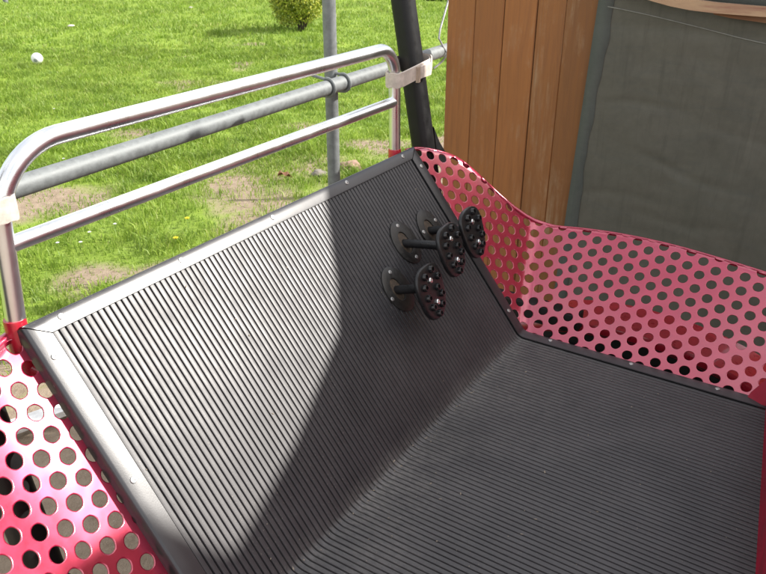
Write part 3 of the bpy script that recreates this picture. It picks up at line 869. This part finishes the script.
me.polygons.add(n * 2); me.polygons.foreach_set('loop_start', ls); me.polygons.foreach_set('loop_total', lt)
me.update(); me.polygons.foreach_set('use_smooth', np.ones(n * 2, bool)); me.materials.append(M['grass'])
tag(link(bpy.data.objects.new('grass', me)), 'short bright green lawn with bare trodden patches', 'grass', kind='stuff')

# ---------------------------------------------------------------- small things on the lawn
def at(x, y, dz=0): return Vector((x, y, float(gz(x, y)[0]) + dz))
# ball
bm = bmesh.new(); bmesh.ops.create_icosphere(bm, subdivisions=4, radius=.068)
ico = bmesh.new(); bmesh.ops.create_icosphere(ico, subdivisions=1, radius=1); cs = [v_.co.normalized().copy() for v_ in ico.verts]; ico.free()
rot = Matrix.Rotation(R(18), 3, 'X')
for f in bm.faces:
    c = (rot @ f.calc_center_median()).normalized(); f.material_index = 1 if c.dot(Vector((.05, -.80, -.45)).normalized()) > math.cos(.36) else 0; f.smooth = True
o = bm_obj('ball', bm, [M['ballw'], M['ballb']], None, True, 60); o.location = at(-4.26, 9.7, .085)
tag(o, 'white ball with small dark patches lying on the lawn', 'ball')
# stones
def stone(x, y, r, sq, mat, label, seed):
    bm = bmesh.new(); bmesh.ops.create_icosphere(bm, subdivisions=4, radius=1)
    for v_ in bm.verts:
        p = v_.co.copy(); k = 1 + .28 * noise.fractal(p * 1.1 + Vector((seed, 0, 0)), .8, 2, 4); v_.co = Vector((p.x * r * k, p.y * r * .8 * k, p.z * r * sq * k))
    o = bm_obj('stone', bm, mat, None, True, 60); o.location = at(x, y, r * sq * .45); tag(o, label, 'stone')
stone(-.235, 5.50, .082, .62, M['stone'], 'rounded pinkish stone at right foot of the fence post', 3)
stone(-.47, 5.42, .060, .5, M['stone2'], 'flat greyish stone half hidden at left of the fence post', 9)
# dry leaf
b = MB(); vs = []; fs = []; n = 9
for i in range(n + 1):
    t = i / n; w = .03 * math.sin(math.pi * t) ** .8 * (1 + .25 * math.sin(17 * t)) * .8 + .001
    for q in (-1, 0, 1): vs.append((.11 * (t - .5), w * q, (.018 + .014 * math.sin(11 * t)) * abs(q) + .012 * math.sin(5 * t)))
for i in range(n):
    for q in (0, 1): a = i * 3 + q; fs.append((a, a + 1, a + 4, a + 3))
o = mesh_obj('dry_leaf', vs, fs, M['leaf'], None); o.location = at(-.71, 5.33, .03); o.rotation_euler = (.2, .1, .4); tag(o, 'curled brown dry leaf on the grass behind the toe board', 'leaf')
# scraps of paper
for i, (x, y, s_, lb) in enumerate(((-4.94, 12.7, .055, 'small crumpled white paper scrap on far lawn right of the ball'), (-3.6, 15.2, .035, 'tiny white paper scrap at back of the lawn near the bush'))):
    bm = bmesh.new(); bmesh.ops.create_icosphere(bm, subdivisions=2, radius=1)
    for v_ in bm.verts: v_.co = Vector((v_.co.x * s_, v_.co.y * s_ * .7, v_.co.z * s_ * .35)) * (1 + .5 * noise.noise(v_.co * 2.3 + Vector((i * 5, 0, 0))))
    o = bm_obj('paper_scrap', bm, M['paper'], None, False); o.location = at(x, y, .05); tag(o, lb, 'litter')
# dandelions and daisies
def flower(name, x, y, r, h, mat, label, cat, group):
    t = empty(name, at(x, y), random.random() * 6, label, cat, group)
    b = MB(); b.tube([(0, 0, 0), (.004, .002, h * .6), (.006, 0, h)], .0018, 6); b.build('stalk', M['stalk'], t)
    b = MB()
    for ring, (rr, up, k) in enumerate(((r, .25, 14), (r * .7, .6, 12), (r * .4, 1.2, 8))):
        for i in range(k):
            a = 2 * math.pi * i / k + ring; d = Vector((math.cos(a), math.sin(a), 0)); s_ = Vector((-d.y, d.x, 0)); c = Vector((.006, 0, h))
            b.add([c - s_ * .0015, c + s_ * .0015, c + d * rr * .7 + s_ * rr * .16 + zW * rr * up * .6, c + d * rr + zW * rr * up, c + d * rr * .7 - s_ * rr * .16 + zW * rr * up * .6], [(0, 1, 2, 3, 4)])
    b.build('petals', mat, t, False)
flower('dandelion', -1.19, 4.36, .017, .06, M['yellow'], 'yellow dandelion in the grass, farther of the two beyond the toe board', 'flower', 'dandelions in the lawn')
flower('dandelion', -1.19, 4.05, .017, .06, M['yellow'], 'yellow dandelion in the grass, nearer of the two beyond the toe board', 'flower', 'dandelions in the lawn')
for (x, y) in ((-1.86, 4.05), (-1.74, 4.05), (-1.72, 4.18), (-1.95, 4.35), (-1.62, 4.3), (-2.4, 5.6), (-3.1, 7.2)):
    flower('daisy', x, y, .012, .05, M['daisy'], 'tiny white daisy in the grass seen between the rails', 'flower', 'daisies in the lawn')

# distant post stub
b = MB(); b.tube([(0, 0, -.1), (0, 0, .5), (0, 0, 1.1)], .05, 16); o = b.build('bollard', M['galv'], None); o.location = at(-7.66, 16.5); tag(o, 'pale grey post standing far back on the lawn at upper left', 'post')

# bush
bu = empty('bush', at(-1.29, 12.75), 0, 'small rounded yellow-green leafy bush on the lawn', 'bush')
r = np.random.default_rng(5); vs = []; fs = []
def leaf(c, d, s_):
    d = d.normalized(); a = d.orthogonal().normalized(); a = Matrix.Rotation(r.random() * 6.28, 3, d) @ a; q = d.cross(a)
    t = (a * .8 + d * .5).normalized(); i = len(vs)
    vs.extend([c, c + t * s_ * .5 + q * s_ * .28 + d * s_ * .06, c + t * s_, c + t * s_ * .5 - q * s_ * .28 + d * s_ * .06]); fs.append((i, i + 1, i + 2, i + 3))
lobes = [(Vector((0, 0, .52)), .40)] + [(Vector((.27 * math.cos(a), .27 * math.sin(a), .30 + .5 * r.random())), .17 + .09 * r.random()) for a in np.linspace(0, 6.28, 11)] + [(Vector((.12 * math.cos(a), .12 * math.sin(a), .84)), .2) for a in (0, 2, 4)]
for c, rad in lobes:
    for _ in range(int(9000 * rad * rad * 3)):
        d = Vector(r.normal(size=3)).normalized(); p = c + d * rad * (.55 + .5 * r.random() ** .6)
        if p.z < .04: continue
        leaf(p, (d + Vector(r.normal(size=3)) * .6), .028 + .022 * r.random())
mesh_obj('foliage', vs, fs, M['bush'], bu, False)
b = MB()
for k in range(16):
    a = k * .9; e = Vector((math.cos(a) * (.15 + .2 * r.random()), math.sin(a) * (.15 + .2 * r.random()), .45 + .4 * r.random()))
    b.tube([Vector((e.x * .1, e.y * .1, -.05)), e * .5 + Vector((0, 0, .05)), e], [.016, .01, .004], 6)
b.build('stems', M['twig'], bu)

# white board and black crate end under the left side, seen through the holes
o = MB(); o.box((0, 0, 0), .30, .035, .012); o = o.build('white_board', M['white'], None, False); p = W(-2.36, 1.19, -FLOOR); o.location = at(p.x, p.y, .05); o.rotation_euler = (0, .04, .75)
tag(o, 'white painted board lying on the ground, glimpsed through the holes of the left side panel', 'board')

# ================================================================ CAMERA, LIGHT
cam = bpy.data.cameras.new('camera'); co_ = bpy.data.objects.new('camera', cam); link(co_)
cam.sensor_width = 36; cam.lens = 36; cam.clip_end = 1000; cam.clip_start = .02
co_.location = (0, 0, 1.25 + FLOOR); co_.rotation_euler = (R(90 - 26.325), 0, 0)
cam.dof.use_dof = True; cam.dof.focus_distance = 1.95; cam.dof.aperture_fstop = 13
S.camera = co_
SAZ, SEL = R(82), R(37)
sd_ = Vector((math.sin(SAZ) * math.cos(SEL), math.cos(SAZ) * math.cos(SEL), math.sin(SEL)))
sl = bpy.data.lights.new('sun', 'SUN'); sl.energy = 4.2; sl.angle = R(.55); sl.color = (1, .95, .88)
so = bpy.data.objects.new('sun', sl); link(so); so.rotation_euler = sd_.to_track_quat('Z', 'Y').to_euler(); so.location = (5, 0, 8)
wd = bpy.data.worlds.new('World'); S.world = wd; wd.use_nodes = True
nt = wd.node_tree; bg = nt.nodes['Background']; sk = nt.nodes.new('ShaderNodeTexSky'); sk.sky_type = 'NISHITA'; sk.sun_disc = False
sk.sun_elevation = SEL; sk.sun_rotation = SAZ; sk.air_density = 1.0; sk.dust_density = 2.0; sk.ozone_density = 1.0
tc = nt.nodes.new('ShaderNodeTexCoord'); nz_ = nt.nodes.new('ShaderNodeTexNoise'); nz_.inputs['Scale'].default_value = 2.6; nz_.inputs['Detail'].default_value = 7; nz_.inputs['Roughness'].default_value = .58
nt.links.new(tc.outputs['Generated'], nz_.inputs['Vector'])
cr_ = nt.nodes.new('ShaderNodeValToRGB'); cr_.color_ramp.elements[0].position = .36; cr_.color_ramp.elements[1].position = .62; nt.links.new(nz_.outputs['Fac'], cr_.inputs['Fac'])
mx = nt.nodes.new('ShaderNodeMix'); mx.data_type = 'RGBA'; nt.links.new(cr_.outputs['Color'], mx.inputs[0]); nt.links.new(sk.outputs[0], mx.inputs[6]); mx.inputs[7].default_value = (9.5, 9.2, 8.8, 1)
nt.links.new(mx.outputs[2], bg.inputs[0]); bg.inputs[1].default_value = .11
S.view_settings.view_transform = 'Standard'; S.view_settings.look = 'None'; S.view_settings.gamma = 1; S.view_settings.use_curve_mapping = False
S.view_settings.exposure = 0.9
S.render.engine = 'CYCLES'
